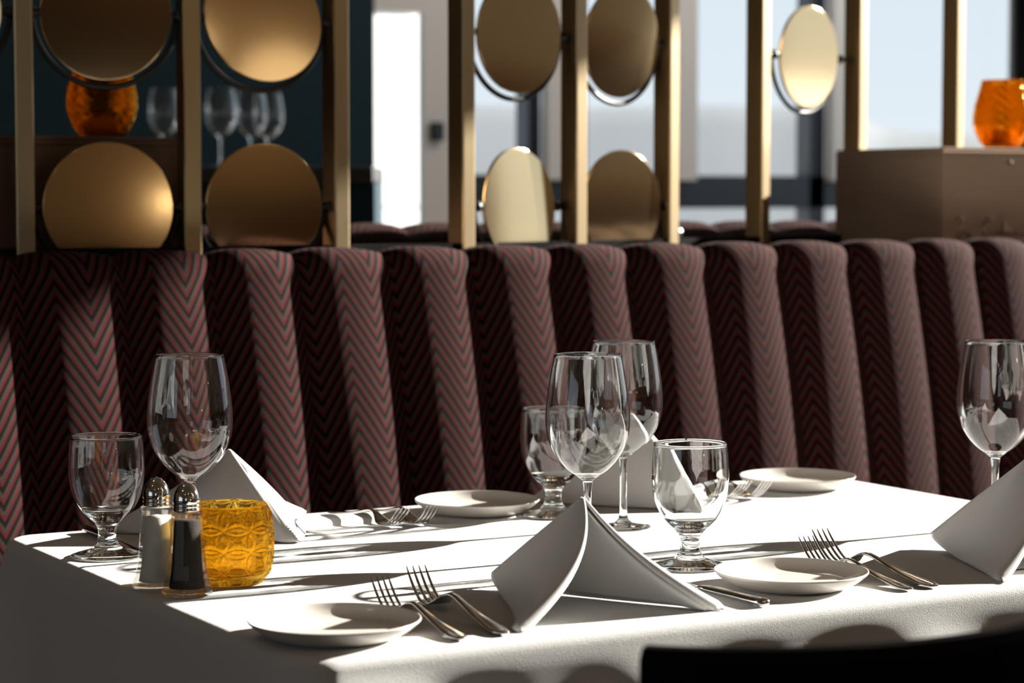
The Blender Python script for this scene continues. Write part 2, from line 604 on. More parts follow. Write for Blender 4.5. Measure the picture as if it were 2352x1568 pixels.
# ------------------------------------------------------------------ banquettes
def channel_grid(x0, w, seam_bulge, zb, zt, lean, nu=22, nv=46):
    """one padded upright channel: front face bulging to -Y, rolling over backwards at the top"""
    prof = []          # (y, z, weight of bulge, arc length)
    R = 0.040
    pts = []
    H = zt - R
    th0 = atan(lean)
    for k in range(30):
        t = k / 29
        z = zb + (H - zb) * t
        pts.append((-lean * (H - z) - 0.012 * sin(pi * t), z, 1.0))
    cyR, czR = R * cos(th0), H - R * sin(th0)
    for k in range(1, 15):
        a = th0 + (pi * 0.60) * k / 14
        pts.append((cyR - R * cos(a), czR + R * sin(a), 1 - 0.66 * min(1, k / 9) ** 2))
    yl, zl, _ = pts[-1]
    pts.append((yl + 0.03, zl - 0.012, 0.3))
    pts.append((yl + 0.06, zl - 0.035, 0.2))
    arc, s = [], 0.0
    for i, p in enumerate(pts):
        if i:
            s += sqrt((p[0] - pts[i - 1][0]) ** 2 + (p[1] - pts[i - 1][1]) ** 2)
        arc.append(s)
    v, f, uv = [], [], []
    n = len(pts)
    ua, us = [0.0], 0.0
    sec = []
    for j in range(nu + 1):
        t = -1 + 2 * j / nu
        t = math.copysign(abs(t) ** 0.8, t)
        pk = -0.36                     # fullest a little left of the middle
        q = (t - pk) / (1 - pk) if t > pk else (t - pk) / (1 + pk)
        b = seam_bulge * (1 - abs(q) ** (2.7 if q > 0 else 2.0))
        sec.append((x0 + w * (0.5 + 0.5 * t) , b))
    for j in range(1, nu + 1):
        us += sqrt((sec[j][0] - sec[j - 1][0]) ** 2 + (sec[j][1] - sec[j - 1][1]) ** 2)
        ua.append(us)
    for i, (y, z, wgt) in enumerate(pts):
        a, c = pts[max(i - 1, 0)], pts[min(i + 1, n - 1)]
        ty, tz = c[0] - a[0], c[1] - a[1]
        l = sqrt(ty * ty + tz * tz)
        ny, nz = -tz / l, ty / l
        for j in range(nu + 1):
            x, b = sec[j]
            b *= wgt
            v.append((x, y + ny * b, z + nz * b))
            uv.append((ua[j] + x0 * 1.37, arc[i]))
    for i in range(n - 1):
        for j in range(nu):
            a = i * (nu + 1) + j
            f.append((a, a + 1, a + nu + 2, a + nu + 1))
    return v, f, uv


def banquette(name, label, loc, rz, seams, zt, seat=True):
    root = thing(name, label, 'banquette', loc, rz)
    for a, b in zip(seams, seams[1:]):
        v, f, uv = channel_grid(a, b - a, 0.025, 0.40, zt - 0.008, 0.165)
        link('back_channel', v, f, M['fabric'], root, uvs=uv)
    x0, x1 = seams[0], seams[-1]
    box('back_panel', x0, x1, 0.05, 0.10, 0.05, zt - 0.03, M['blackboard'], root)
    if seat:
        bm = box_bm(x0, x1, -0.39, -0.10, 0.30, 0.47, 0.035, 4)
        s = from_bm('seat_cushion', bm, M['fabric'], root, smooth=True)
        me = s.data
        lay = me.uv_layers.new(name='UVMap')
        for lp in me.loops:
            co = me.vertices[lp.vertex_index].co
            lay.data[lp.index].uv = (co.x, co.y + co.z)
    box('plinth', x0, x1, -0.35, 0.04, 0.0, 0.30, M['blackboard'], root)
    return root


# the bench runs very nearly parallel to the table, swung a few degrees away at its right end
BSW = radians(3.5)
BO = at(1184, 562, 3.66)
SEAM_PX = (45, 283, 492, 688, 895, 1088, 1278, 1450, 1630, 1795, 1955, 2110, 2245)
seams = []
for px in SEAM_PX:
    a = YAW + atan((px - 1176) / FPX)
    # distance along the bench line where the sight line crosses it
    seams.append((BO.y * tan(a) - BO.x) / (cos(BSW) - sin(BSW) * tan(a)))
seams = [seams[0] - 0.15 * k for k in range(4, 0, -1)] + seams + [seams[-1] + 0.145 * k for k in range(1, 6)]
banquette('banquette', 'channel backed maroon herringbone banquette along the far side of the dining table', (BO.x, BO.y, 0), BSW, seams, 1.080)
banquette('banquette', 'second herringbone banquette behind the brass screen, only its top edge showing', (4.4, 4.06, 0), pi, [0.1475 * k for k in range(25)], 1.105)

# ledge the screen and the crates stand on
lv = []
for z in (0.0, 1.052):
    lv += [(-0.6, BO.y + 0.105 + (-0.6 - BO.x) * tan(BSW), z), (4.6, BO.y + 0.105 + (4.6 - BO.x) * tan(BSW), z), (4.6, 3.94, z), (-0.6, 3.94, z)]
struct(link('trim_ledge', lv, [(0, 3, 2, 1), (4, 5, 6, 7), (0, 1, 5, 4), (1, 2, 6, 5), (2, 3, 7, 6), (3, 0, 4, 7)], M['ledge'], smooth=False))

# ------------------------------------------------------------------ brass screen
PX = [(-352, 3.40), (57, 3.44), (435, 3.53), (772, 3.66), (1060, 3.83), (1318, 4.02), (1530, 4.20), (1740, 4.43), (1963, 4.68), (2186, 4.95), (2410, 5.25)]
PT = []
for px, d in PX:
    p = at(px, 448, d)
    PT.append(Vector((p.x, p.y, 0)))
scr = thing('screen', 'open brass post screen standing on the ledge behind the banquette', 'screen', (0, 0, 0))
ZL = 1.052
for i, p in enumerate(PT):
    a, b = PT[max(i - 1, 0)], PT[min(i + 1, len(PT) - 1)]
    t = (b - a).normalized()
    ang = math.atan2(t.y, t.x)
    bm = box_bm(-0.0135, 0.0135, -0.02, 0.02, ZL, 2.6, 0.002, 2)
    o = from_bm('post', bm, M['brass'], scr)
    o.location = p
    o.rotation_euler = (0, 0, ang)
# foot rail and head rail follow the line of posts
for nm, z0, z1 in (('foot_rail', ZL, ZL + 0.022), ('head_rail', 2.56, 2.6)):
    rings = []
    for i, p in enumerate(PT):
        a, b = PT[max(i - 1, 0)], PT[min(i + 1, len(PT) - 1)]
        t = (b - a).normalized()
        nrm = Vector((-t.y, t.x, 0)) * 0.016
        rings.append([p - nrm + Vector((0, 0, z0)), p + nrm + Vector((0, 0, z0)), p + nrm + Vector((0, 0, z1)), p - nrm + Vector((0, 0, z1))])
    v, f = rings_mesh(rings)
    link(nm, v, f, M['ledge'], scr, smooth=False)


# small chrome knob added on the foot rail just to make a sun glint
kp = at(1553, 448, 4.27)
v, f = lathe([(0, 0.0), (0.004, 0.0), (0.004, 0.016), (0.010, 0.022), (0.013, 0.031), (0.010, 0.040), (0.004, 0.044), (0, 0.045)], 28)
o = link('glint_knob', v, f, M['glint_knob'], scr)
o.location = (kp.x, kp.y, ZL)


def make_mirror(label, loc, yaw, tilt, half_bay):
    r = thing('swivel_mirror', label, 'mirror', loc, yaw, 'round brass discs in the screen')
    R = 0.100
    # dished disc with a rolled rim, axis along local Y
    RC = 3.0                           # the brass is very slightly domed
    dome = [(0.0992 * k / 14, -0.003 - (0.0992 ** 2 - (0.0992 * k / 14) ** 2) / (2 * RC)) for k in range(14)] + [(0.0985, -0.003 - (0.0992 ** 2 - 0.0985 ** 2) / (2 * RC)), (0.0992, -0.003)]
    pr = dome + [(0.100, -0.0024), (0.100, 0.0024), (0.0992, 0.003), (0, 0.003)]
    v, f = lathe(pr, 72)
    v = [(x, z, -y) for x, y, z in v]
    d = link('disc', v, f, M['disc'], r)
    d.rotation_euler = (tilt, 0, 0)
    # U bracket below the disc
    Rb = 0.110
    path = [(Rb * cos(pi + pi * k / 40), 0.012, Rb * sin(pi + pi * k / 40)) for k in range(41)]
    v, f = tube(path, 0.0046, 10)
    link('bracket', v, f, M['iron'], r)
    for s in (-1, 1):
        v, f = tube([(s * 0.097, 0.004, 0), (s * (half_bay - 0.012), 0.004, 0)], 0.0055, 12)
        v2, f2 = tube([(s * 0.106, 0.004, 0), (s * 0.118, 0.004, 0)], 0.009, 12)
        v, f = merge((v, f), (v2, f2))
        link('pivot', v, f, M['iron'], r)
    return r


def mirror(i, z, tilt, label, extra=0.0):
    a, b = PT[i], PT[i + 1]
    mid = (a + b) / 2
    t = (b - a)
    return make_mirror(label, (mid.x, mid.y, z), math.atan2(t.y, t.x) + extra, tilt, t.length / 2)


ZU, ZD = 1.428, 1.135
mirror(0, ZU, 0.0, 'brass disc cut by the left picture edge, only its black bracket showing')
mirror(1, ZU, radians(7), 'dark brown upper brass disc above the swirled amber vase')
mirror(1, ZD, radians(-1), 'lower brass disc with a lamp glint, in front of the dark crate')
mirror(2, ZU, radians(-11), 'bright tan upper brass disc between the second and third posts')
mirror(2, ZD, radians(1), 'lower brass disc with reddish reflected band, below the bright tan one')
mirror(4, ZU, radians(2), 'upper brass disc with a dark smudge, right of the white doorway')
mirror(4, ZD, radians(-3), 'pale cream lower brass disc directly behind the banquette top', radians(8))
mirror(5, ZU, radians(5), 'plain brown upper brass disc, right of the smudged one')
mirror(5, ZD, radians(1), 'lower brass disc reflecting striped bands, right of the pale cream one', radians(-3))
mirror(7, ZU, radians(2), 'light gold brass disc farthest right, alone in its bay')


# ------------------------------------------------------------------ crates and vases
def crate(label, loc, rz, mat, writing):
    r = thing('wine_crate', label, 'crate', loc, rz, 'wooden wine crates on the ledge')
    W, Dp, H = 0.50, 0.33, 0.193
    e = 0.012
    box('front_board', 0, W, 0, e, 0, H - 0.014, mat, r, 0.0015)
    box('back_board', 0, W, Dp - e, Dp, 0, H - 0.014, mat, r, 0.0015)
    box('side_board', 0, e, e + 0.0005, Dp - e - 0.0005, 0, H - 0.014, mat, r, 0.0015)
    box('side_board', W - e, W, e + 0.0005, Dp - e - 0.0005, 0, H - 0.014, mat, r, 0.0015)
    box('base_board', e + 0.0005, W - e - 0.0005, e + 0.0005, Dp - e - 0.0005, 0, e, mat, r)
    box('lid', -0.001, W + 0.001, -0.001, Dp + 0.001, H - 0.0135, H - 0.007, mat, r, 0.001)
    box('lid_board', 0.001, W - 0.001, 0.001, Dp - 0.001, H - 0.0065, H, mat, r, 0.001)
    if writing:
        # burnt-in handwriting and a knot mark
        strokes = [
            [(.030, .052), (.040, .060), (.055, .056), (.046, .050), (.040, .030), (.036, .022), (.044, .020), (.052, .034), (.058, .024), (.066, .022), (.068, .030), (.062, .026), (.072, .020)],
            [(.128, .054), (.116, .060), (.104, .048), (.100, .032), (.108, .022), (.120, .028), (.122, .038), (.112, .037)],
            [(.128, .024), (.136, .034), (.140, .026), (.146, .034), (.150, .024), (.156, .052), (.158, .024), (.168, .034), (.172, .024), (.182, .032), (.186, .024), (.196, .028), (.204, .022)],
            [(.230, .030), (.240, .056), (.246, .024), (.256, .034), (.262, .024), (.274, .032), (.280, .022), (.292, .028)],
            [(.108, .014), (.150, .009), (.210, .015)],
        ]
        parts = []
        for st in strokes:
            pth = spline([(x, -0.0002, z) for x, z in st], 5)
            parts.append(tube(pth, 0.0011, 6))
        v, f = merge(*parts)
        link('lettering', v, f, M['ink'], r)
        v, f = tube([(0.160, -0.0002, 0.170), (0.166, -0.0002, 0.163), (0.172, -0.0002, 0.168)], 0.003, 6)
        link('stamp', v, f, M['ink'], r)
    return r


cn = at(2165, 448, 4.35)
crate('pale pine wine crate with faint script, at the right behind the banquette', (cn.x, cn.y, ZL), 0, M['pine'], True)
crate('dark stained wooden crate behind the lower left brass disc', (0.862, 3.405, ZL), 0, M['pine_dark'], False)
ZC = ZL + 0.193


def amber_vase(label, loc):
    r = thing('amber_vase', label, 'vase', loc, 0.3, 'amber blown glass vases on the crates')
    prof = spline([(0.030, 0.0), (0.044, 0.016), (0.054, 0.040), (0.0565, 0.060), (0.053, 0.085), (0.046, 0.110), (0.040, 0.134)], 6)
    seg, v, f = 96, [], []
    out = []
    for (rr, z) in prof:
        out.append([((rr + 0.0012 * sin(16 * (a + z * 22))) * cos(a), (rr + 0.0012 * sin(16 * (a + z * 22))) * sin(a), z) for a in [2 * pi * k / seg for k in range(seg)]])
    inn = [[((rr - 0.004) * cos(a), (rr - 0.004) * sin(a), max(z, 0.008)) for a in [2 * pi * k / seg for k in range(seg)]] for (rr, z) in reversed(prof)]
    v, f = rings_mesh(out + inn)
    link('vase_body', v, f, M['vase'], r)
    cv, cf = lathe([(0, 0.0085), (0.022, 0.0085), (0.022, 0.034), (0.019, 0.036), (0, 0.036)], 28)
    link('candle', cv, cf, M['salt'], r)
    return r


pv = at(237, 448, 3.72)
amber_vase('swirled amber glass vase on the dark crate behind the upper left disc', (pv.x, pv.y, ZC))
pv = at(2300, 448, 4.50)
amber_vase('glowing amber glass vase on the pale pine crate at the right edge', (pv.x, pv.y, ZC))

# ------------------------------------------------------------------ dining table and cloth
TX0, TX1, TY0, TY1, TZ = 0.803, 2.033, 1.790, 2.650, 0.75
tb = thing('dining_table', 'rectangular dining table hidden under the white cloth', 'table', ((TX0 + TX1) / 2, (TY0 + TY1) / 2, 0))
hx, hy = (TX1 - TX0) / 2 - 0.035, (TY1 - TY0) / 2 - 0.035
box('tabletop', -hx, hx, -hy, hy, 0.715, 0.7455, M['lacquer'], tb, 0.003)
v, f = lathe([(0, 0.02), (0.045, 0.02), (0.045, 0.715), (0, 0.715)], 32)
link('pedestal', v, f, M['iron'], tb)
v, f = lathe([(0, 0), (0.30, 0), (0.30, 0.008), (0.05, 0.03), (0, 0.03)], 48)
link('base', v, f, M['iron'], tb)


def cloth_mesh():
    """tablecloth: flat top, rounded edge, drop that flares and folds"""
    rc = 0.016                       # edge rounding
    cr = 0.030                       # corner rounding in plan
    loop, nrm = [], []
    n_side = 150

    def add(p, n):
        loop.append(Vector((*p, 0)))
        nrm.append(Vector((*n, 0)))
    x0, x1, y0, y1 = TX0 + rc, TX1 - rc, TY0 + rc, TY1 - rc
    segs = [((x0 + cr, y0), (x1 - cr, y0), (0, -1), (x1 - cr, y0 + cr), -pi / 2), ((x1, y0 + cr), (x1, y1 - cr), (1, 0), (x1 - cr, y1 - cr), 0),
            ((x1 - cr, y1), (x0 + cr, y1), (0, 1), (x0 + cr, y1 - cr), pi / 2), ((x0, y1 - cr), (x0, y0 + cr), (-1, 0), (x0 + cr, y0 + cr), pi)]
    for a, b, n, c, a0 in segs:
        for k in range(n_side):
            t = k / n_side
            add((a[0] + (b[0] - a[0]) * t, a[1] + (b[1] - a[1]) * t), n)
        for k in range(14):
            g = a0 + (pi / 2) * k / 14
            add((c[0] + cr * cos(g), c[1] + cr * sin(g)), (cos(g), sin(g)))
    N = len(loop)
    per = [0.0]
    for i in range(1, N):
        per.append(per[-1] + (loop[i] - loop[i - 1]).length)
    v, f = [], []
    rows = []
    # top, inner rings shrinking to the middle line
    cx, cy = (TX0 + TX1) / 2, (TY0 + TY1) / 2
    for s in (0.0, 0.25, 0.5, 0.75, 0.9, 0.97, 1.0):
        row = []
        for p in loop:
            q = Vector((cx + (p.x - cx) * (0.35 + 0.65 * s), cy + (p.y - cy) * s, TZ))
            row.append(q)
        rows.append(row)
    # rounded edge
    for k in range(1, 9):
        a = (pi / 2 - 0.06) * k / 8
        rows.append([p + n * (rc * sin(a)) + Vector((0, 0, TZ - rc + rc * cos(a))) for p, n in zip(loop, nrm)])
    # drop
    dmax = 0.46
    nd = 26
    for k in range(1, nd + 1):
        d = dmax * (k / nd) ** 1.3
        row = []
        for i, (p, n) in enumerate(zip(loop, nrm)):
            s = per[i]
            corner = min(abs(p.x - x0), abs(p.x - x1)) + min(abs(p.y - y0), abs(p.y - y1))
            cw = max(0.0, 1 - corner / 0.12)
            amp = min(1.0, d / 0.12)
            front = 1.0 if n.y < -0.7 else 0.45
            left = 0.35 if n.x < -0.7 else 1.0
            fold = front * left * 0.014 * amp * (sin(s * 23 + 1.2 * sin(s * 7.1)) + 0.6 * sin(s * 41 + 0.7))
            flare = 0.06 * d
            flare += cw * 0.30 * d
            off = rc * sin(pi / 2 - 0.06) + flare + fold * min(1, d / 0.03) + 0.001
            z = TZ - rc + rc * cos(pi / 2 - 0.06) - d
            row.append(p + n * off + Vector((0, 0, z)))
        rows.append(row)
    for r in rows:
        v += r
    for i in range(len(rows) - 1):
        for k in range(N):
            k2 = (k + 1) % N
            f.append((i * N + k, (i + 1) * N + k, (i + 1) * N + k2, i * N + k2))
    # middle strip of the top
    return v, f


v, f = cloth_mesh()
o = link('tablecloth', v, f, M['linen'])
tag(o, 'white linen tablecloth draped over the dining table in hard sunlight', 'tablecloth')


# ------------------------------------------------------------------ tableware
def make_plate(label, loc, rz=0.0):
    lo = spline([(0.0500, 0.0), (0.0560, 0.0012), (0.0640, 0.0044), (0.0720, 0.0092), (0.0785, 0.0148), (0.0798, 0.0166)], 4)
    hi = spline([(0.0796, 0.0176), (0.0786, 0.0178), (0.0768, 0.0166), (0.0715, 0.0122), (0.0650, 0.0084), (0.0590, 0.0066), (0.0540, 0.0060)], 4)
    v, f = lathe([(0, 0.0028), (0.040, 0.0028), (0.0450, 0.0022), (0.0465, 0.0)] + lo + hi + [(0.040, 0.0058), (0, 0.0058)], 96)
    o = link('bread_plate', v, f, M['china'])
    o.location = loc
    return tag(o, label, 'plate', 'cream bread plates')


E = 0.0006
make_plate('cream bread plate at the near left corner of the table, front most of the four', (*on(768, 1419, TZ + 0.018).xy, TZ + E))
make_plate('cream bread plate at the near right, between the knife handle and a pair of forks', (*on(1817, 1308, TZ + 0.018).xy, TZ + E))
make_plate('cream bread plate at the far edge, left of the middle water goblet', (*on(1096, 1145, TZ + 0.018).xy, TZ + E))
make_plate('cream bread plate at the far right corner of the table against the banquette', (*on(1832, 1091, TZ + 0.018).xy, TZ + E))


def shell(outer, inner, seg=72):
    return lathe(outer + inner[::-1], seg)


def make_wine(label, loc):
    r = thing('wine_glass', label, 'wine glass', loc, 0.0, 'empty stemmed wine glasses')
    out = spline([(0.0062, 0.0855), (0.0125, 0.0905), (0.0235, 0.0985), (0.0340, 0.1100), (0.0420, 0.1245), (0.0466, 0.1420), (0.0474, 0.1560), (0.0462, 0.1740), (0.0430, 0.1980), (0.0376, 0.2265)], 5)
    inn = [(max(0.0, rr - 0.0011), z) for rr, z in out if z > 0.0905]
    inn = [(0.0, 0.0925), (0.006, 0.0928)] + inn
    rim = [(0.0374, 0.2271), (0.0368, 0.2271)]
    prof = [(0, 0.0855)] + out + rim + inn[::-1]
    v, f = lathe(prof, 80)
    link('bowl', v, f, M['bowl'], r)
    st = [(0, 0.006), (0.010, 0.006)] + spline([(0.0100, 0.0065), (0.0062, 0.011), (0.0046, 0.020), (0.0042, 0.050), (0.0044, 0.072), (0.0062, 0.0845)], 5) + [(0, 0.0850)]
    v, f = lathe(st, 32)
    link('stem', v, f, M['stem'], r)
    ft = [(0, 0.0), (0.0325, 0.0), (0.0335, 0.0009), (0.0325, 0.0020), (0.020, 0.0032), (0.010, 0.0056), (0, 0.0058)]
    v, f = lathe(ft, 72)
    link('foot', v, f, M['stem'], r)
    return r


def make_goblet(label, loc):
    r = thing('water_goblet', label, 'goblet', loc, 0.0, 'short stemmed water goblets')
    out = spline([(0.0145, 0.0385), (0.0215, 0.0450), (0.0295, 0.0535), (0.0360, 0.0650), (0.0402, 0.0790), (0.0420, 0.0950), (0.0418, 0.1080), (0.0410, 0.1220), (0.0398, 0.1330)], 5)
    inn = [(rr - 0.0022, z) for rr, z in out if z > 0.052]
    inn = [(0.0, 0.0465), (0.008, 0.0467), (0.017, 0.0490)] + inn
    prof = [(0, 0.0385)] + out + [(0.0395, 0.1340), (0.0385, 0.1344), (0.0377, 0.1338)] + inn[::-1]
    v, f = lathe(prof, 80)
    link('bowl', v, f, M['bowl'], r)
    v, f = tube([(0.0388 * cos(2 * pi * k / 72), 0.0388 * sin(2 * pi * k / 72), 0.1346) for k in range(73)], 0.0012, 8)
    link('rim', v, f, M['stem'], r)
    st = [(0, 0.0092), (0.0175, 0.0092)] + spline([(0.0175, 0.0095), (0.0125, 0.0150), (0.0105, 0.0220), (0.0103, 0.0290), (0.0118, 0.0340), (0.0145, 0.0380)], 5) + [(0, 0.0381)]
    v, f = lathe(st, 40)
    link('stem', v, f, M['stem'], r)
    ft = [(0, 0.0), (0.0395, 0.0), (0.0410, 0.0012), (0.0405, 0.0026), (0.0330, 0.0046), (0.024, 0.0070), (0.0178, 0.0088), (0, 0.0089)]
    v, f = lathe(ft, 80)
    link('foot', v, f, M['stem'], r)
    return r


wine1 = make_wine('empty wine glass on the left behind the salt and pepper shakers', (0.943, 2.376, TZ + E))
dup(wine1, (1.331, 2.163, TZ + E), 0.4, 'empty wine glass rising behind the peak of the front napkin')
dup(wine1, (1.488, 2.335, TZ + E), 0.9, 'empty wine glass overlapped by a nearer wine glass, standing just behind it')
dup(wine1, (1.881, 2.111, TZ + E), 1.3, 'empty wine glass at the right edge behind the right napkin')
gob1 = make_goblet('water goblet on the left beside the salt shaker', (0.865, 2.431, TZ + E))
dup(gob1, (1.465, 2.463, TZ + E), 0.5, 'water goblet in the middle, half hidden behind a wine glass')
dup(gob1, (1.391, 2.048, TZ + E), 1.1, 'water goblet near the right plate, a white patch of cloth seen through it')


# ------------------------------------------------------------------ bar glasses, small and far off
bq = [(508, 0.0), (577, 0.14), (616, 0.28), (378, 0.03)]
for i, (px, dd) in enumerate(bq):
    p = at(px, 372, 6.62 + dd)
    dup(wine1, (p.x, p.y, 1.2352), i * 0.7, ['stemmed glass on the far bar counter, tallest blur left of the others',
        'stemmed glass on the far bar counter just above the second lower disc', 'stemmed glass on the far bar counter, rightmost of that row',
        'stemmed glass on the far bar counter, just left of the second brass post'][i], 'blurred glasses on the bar counter')


# ------------------------------------------------------------------ napkins
def napkin_sheet(a, fr, b, h, thick, u0, u1, v0, v1, inset, curl, bow, ridge, bx=0.0, lift=0.0, nu=72, nv=36):
    """folded standing napkin wing pair: apex over the origin, legs at (-+a, -fr), spine foot at (0, b)"""
    K = Vector((0, 0, h))

    def base(u):
        # u -1 .. 1 : left leg -> spine foot -> right leg
        s = abs(u)
        sg = 1 if u > 0 else -1
        Lp = Vector((sg * a, -fr, 0))
        Bp = Vector((bx, b, 0))
        # rounded spine
        k = s
        p = Bp.lerp(Lp, k)
        p.z += lift * max(0, 1 - s / 0.5) ** 2
        out = Vector((sg * (fr + b), a, 0)).normalized()
        p += out * (bow * sin(pi * k))
        rr = 0.06
        if s < rr:
            w = 1 - (s / rr) ** 2
            p += Vector((-(p.x - bx) * 0.45 * w, -0.004 * w * w, 0))
        return p

    def S(u, t):
        p = K.lerp(base(u), t)
        s = abs(u)
        sg = 1 if u > 0 else -1
        out = Vector((sg * (fr + b), a, 0.5 * a)).normalized()
        p += out * (0.004 * sin(pi * s) * sin(pi * t))
        # the front edge billows forwards and inwards
        e = max(0.0, (s - 0.45) / 0.55) ** 2
        p += Vector((-sg * curl * 0.9, -curl * 0.55, 0)) * (e * sin(pi * min(1, t * 1.02)) ** 0.9)
        # pleat along the spine
        p += Vector((0, ridge * math.exp(-((s - 0.07) / 0.03) ** 2) * sin(pi * min(1, t)) ** 0.5, 0))
        return p
    rings = []
    for i in range(nv + 1):
        t = v0 + (v1 - v0) * i / nv
        cs, ns = [], []
        for j in range(nu + 1):
            u = u0 + (u1 - u0) * j / nu
            d = 1e-3
            p = S(u, t)
            du = S(min(u + d, 1), t) - S(max(u - d, -1), t)
            dt = S(u, t + d) - S(u, max(t - d, 1e-4))
            n = du.cross(dt)
            n = n.normalized() if n.length > 1e-12 else Vector((0, 1, 0))
            cs.append(p)
            ns.append(n)
        th = []
        for j in range(nu + 1):
            u = u0 + (u1 - u0) * j / nu
            th.append(thick * (0.45 + 0.55 * min(1, t * 1.6)) * (1 + 1.6 * max(0, (abs(u) - 0.85) / 0.15) * t * t))
        ring = [cs[j] - ns[j] * inset + ns[j] * th[j] * 0.5 for j in range(nu + 1)]

        def cap(j, sgn):
            tdir = (cs[j] - cs[j - sgn]).normalized()
            return [cs[j] - ns[j] * inset + ns[j] * (th[j] * 0.5 * cos(g)) + tdir * (th[j] * 0.5 * sin(g)) for g in [pi * q / 6 for q in range(1, 6)]]
        ring += cap(nu, 1)
        ring += [cs[j] - ns[j] * inset - ns[j] * th[j] * 0.5 for j in range(nu, -1, -1)]
        ring += list(reversed(cap(0, -1)))
        rings.append([Vector((p.x, p.y, max(p.z, 0.0006))) for p in ring])
    return rings_mesh(rings, cap=True)


def napkin(label, loc, rz, a=0.112, fr=0.069, b=0.145, h=0.110, thick=0.006, curl=0.022, bow=0.003, ridge=0.0, bx=0.0, lift=0.0):
    r = thing('napkin', label, 'napkin', loc, rz, 'folded white standing napkins')
    v, f = napkin_sheet(a, fr, b, h, thick, -1, 1, 0.015, 1.0, 0.0, curl, bow, ridge, bx, lift)
    link('outer_fold', v, f, M['napkin'], r)
    v, f = napkin_sheet(a, fr, b, h, thick * 0.6, -0.90, 0.999, 0.05, 0.93, thick * 0.85, curl, bow, 0.0, bx, lift)
    link('inner_fold', v, f, M['napkin'], r)
    return r


napkin('white folded napkin standing in the front middle, between two near place settings', (1.157, 1.889, TZ + E), 0, b=0.160, bx=-0.014, lift=0.012, bow=-0.007)
napkin('white folded napkin cut by the right edge of the picture', (1.724, 1.886, TZ + E), radians(5), h=0.114, lift=0.014, bow=-0.004)
napkin('white folded napkin on the left behind the amber votive, its right side in full sun', (1.062, 2.552, TZ + E), radians(184), a=0.132, fr=0.060, h=0.098, ridge=0.004, bx=-0.020)
napkin('white folded napkin at the back, behind the two middle wine glasses', (1.630, 2.537, TZ + E), radians(192), h=0.116, ridge=0.004)


# ------------------------------------------------------------------ cutlery
def cutlery_loft(st, k=12, crown=1.0):
    """st: (s, z, width, thickness) stations along local Y -> superellipse rings"""
    rings = []
    for s, z, w, t in st:
        rg = []
        for q in range(k):
            g = 2 * pi * q / k
            cx, sy = cos(g), sin(g)
            rg.append(Vector((w / 2 * math.copysign(abs(cx) ** 0.75, cx), s, z + t / 2 * math.copysign(abs(sy) ** 0.8, sy))))
        rings.append(rg)
    return rings_mesh(rings)


def fork_mesh(L):
    g = L / 0.205
    st = spline([(0.0, 0.0026, 0.006, 0.0022), (0.004, 0.0028, 0.0145, 0.0030), (0.014, 0.0032, 0.0195, 0.0034), (0.030, 0.0045, 0.0170, 0.0036), (0.060, 0.0080, 0.0110, 0.0036),
                 (0.090, 0.0135, 0.0072, 0.0036), (0.112, 0.0178, 0.0062, 0.0036), (0.126, 0.0165, 0.0085, 0.0030), (0.138, 0.0105, 0.0170, 0.0022), (0.148, 0.0052, 0.0245, 0.0019), (0.158, 0.0033, 0.0258, 0.0018)], 4)
    parts = [cutlery_loft([(s * g, z * g, w * g, t) for s, z, w, t in st])]
    for i in range(4):
        xo = (i - 1.5) * 0.0067
        tn = spline([(0.152, 0.0042, 0.0056, 0.0018), (0.160, 0.0033, 0.0042, 0.0019), (0.172, 0.0052, 0.0038, 0.0019), (0.186, 0.0140, 0.0034, 0.0018), (0.198, 0.0245, 0.0026, 0.0015), (0.205, 0.0320, 0.0010, 0.0008)], 4)
        v, f = cutlery_loft([(s * g, z * g, w * g, t) for s, z, w, t in tn], 8)
        v = [(x + xo * g * (1.0 - 0.06 * (y / L)), y, z) for x, y, z in v]
        parts.append((v, f))
    return merge(*parts)


def knife_mesh(L):
    g = L / 0.235
    h = spline([(0.0, 0.0042, 0.010, 0.004), (0.003, 0.0045, 0.0165, 0.0074), (0.012, 0.0048, 0.0178, 0.0082), (0.05, 0.0046, 0.0160, 0.0076), (0.095, 0.0042, 0.0135, 0.0068), (0.108, 0.0040, 0.0105, 0.0060), (0.114, 0.0036, 0.0110, 0.0040)], 4)
    b = spline([(0.112, 0.0032, 0.0110, 0.0026), (0.122, 0.0030, 0.0180, 0.0018), (0.150, 0.0028, 0.0205, 0.0016), (0.195, 0.0026, 0.0200, 0.0014), (0.220, 0.0024, 0.0150, 0.0012), (0.235, 0.0022, 0.003, 0.0008)], 4)
    return cutlery_loft([(s * g, z, w * g, t) for s, z, w, t in h]), cutlery_loft([(s * g, z, w * g, t) for s, z, w, t in b], 8)


FV = {}


def fork(label, end, L, rz):
    key = round(L, 3)
    if key not in FV:
        FV[key] = link('fork', *fork_mesh(L), M['steel'])
        o = FV[key]
    else:
        o = FV[key].copy()
        COL.objects.link(o)
    o.location = (end[0], end[1], TZ + E)
    o.rotation_euler = (0, 0, rz)
    return tag(o, label, 'fork', 'steel forks at the place settings')


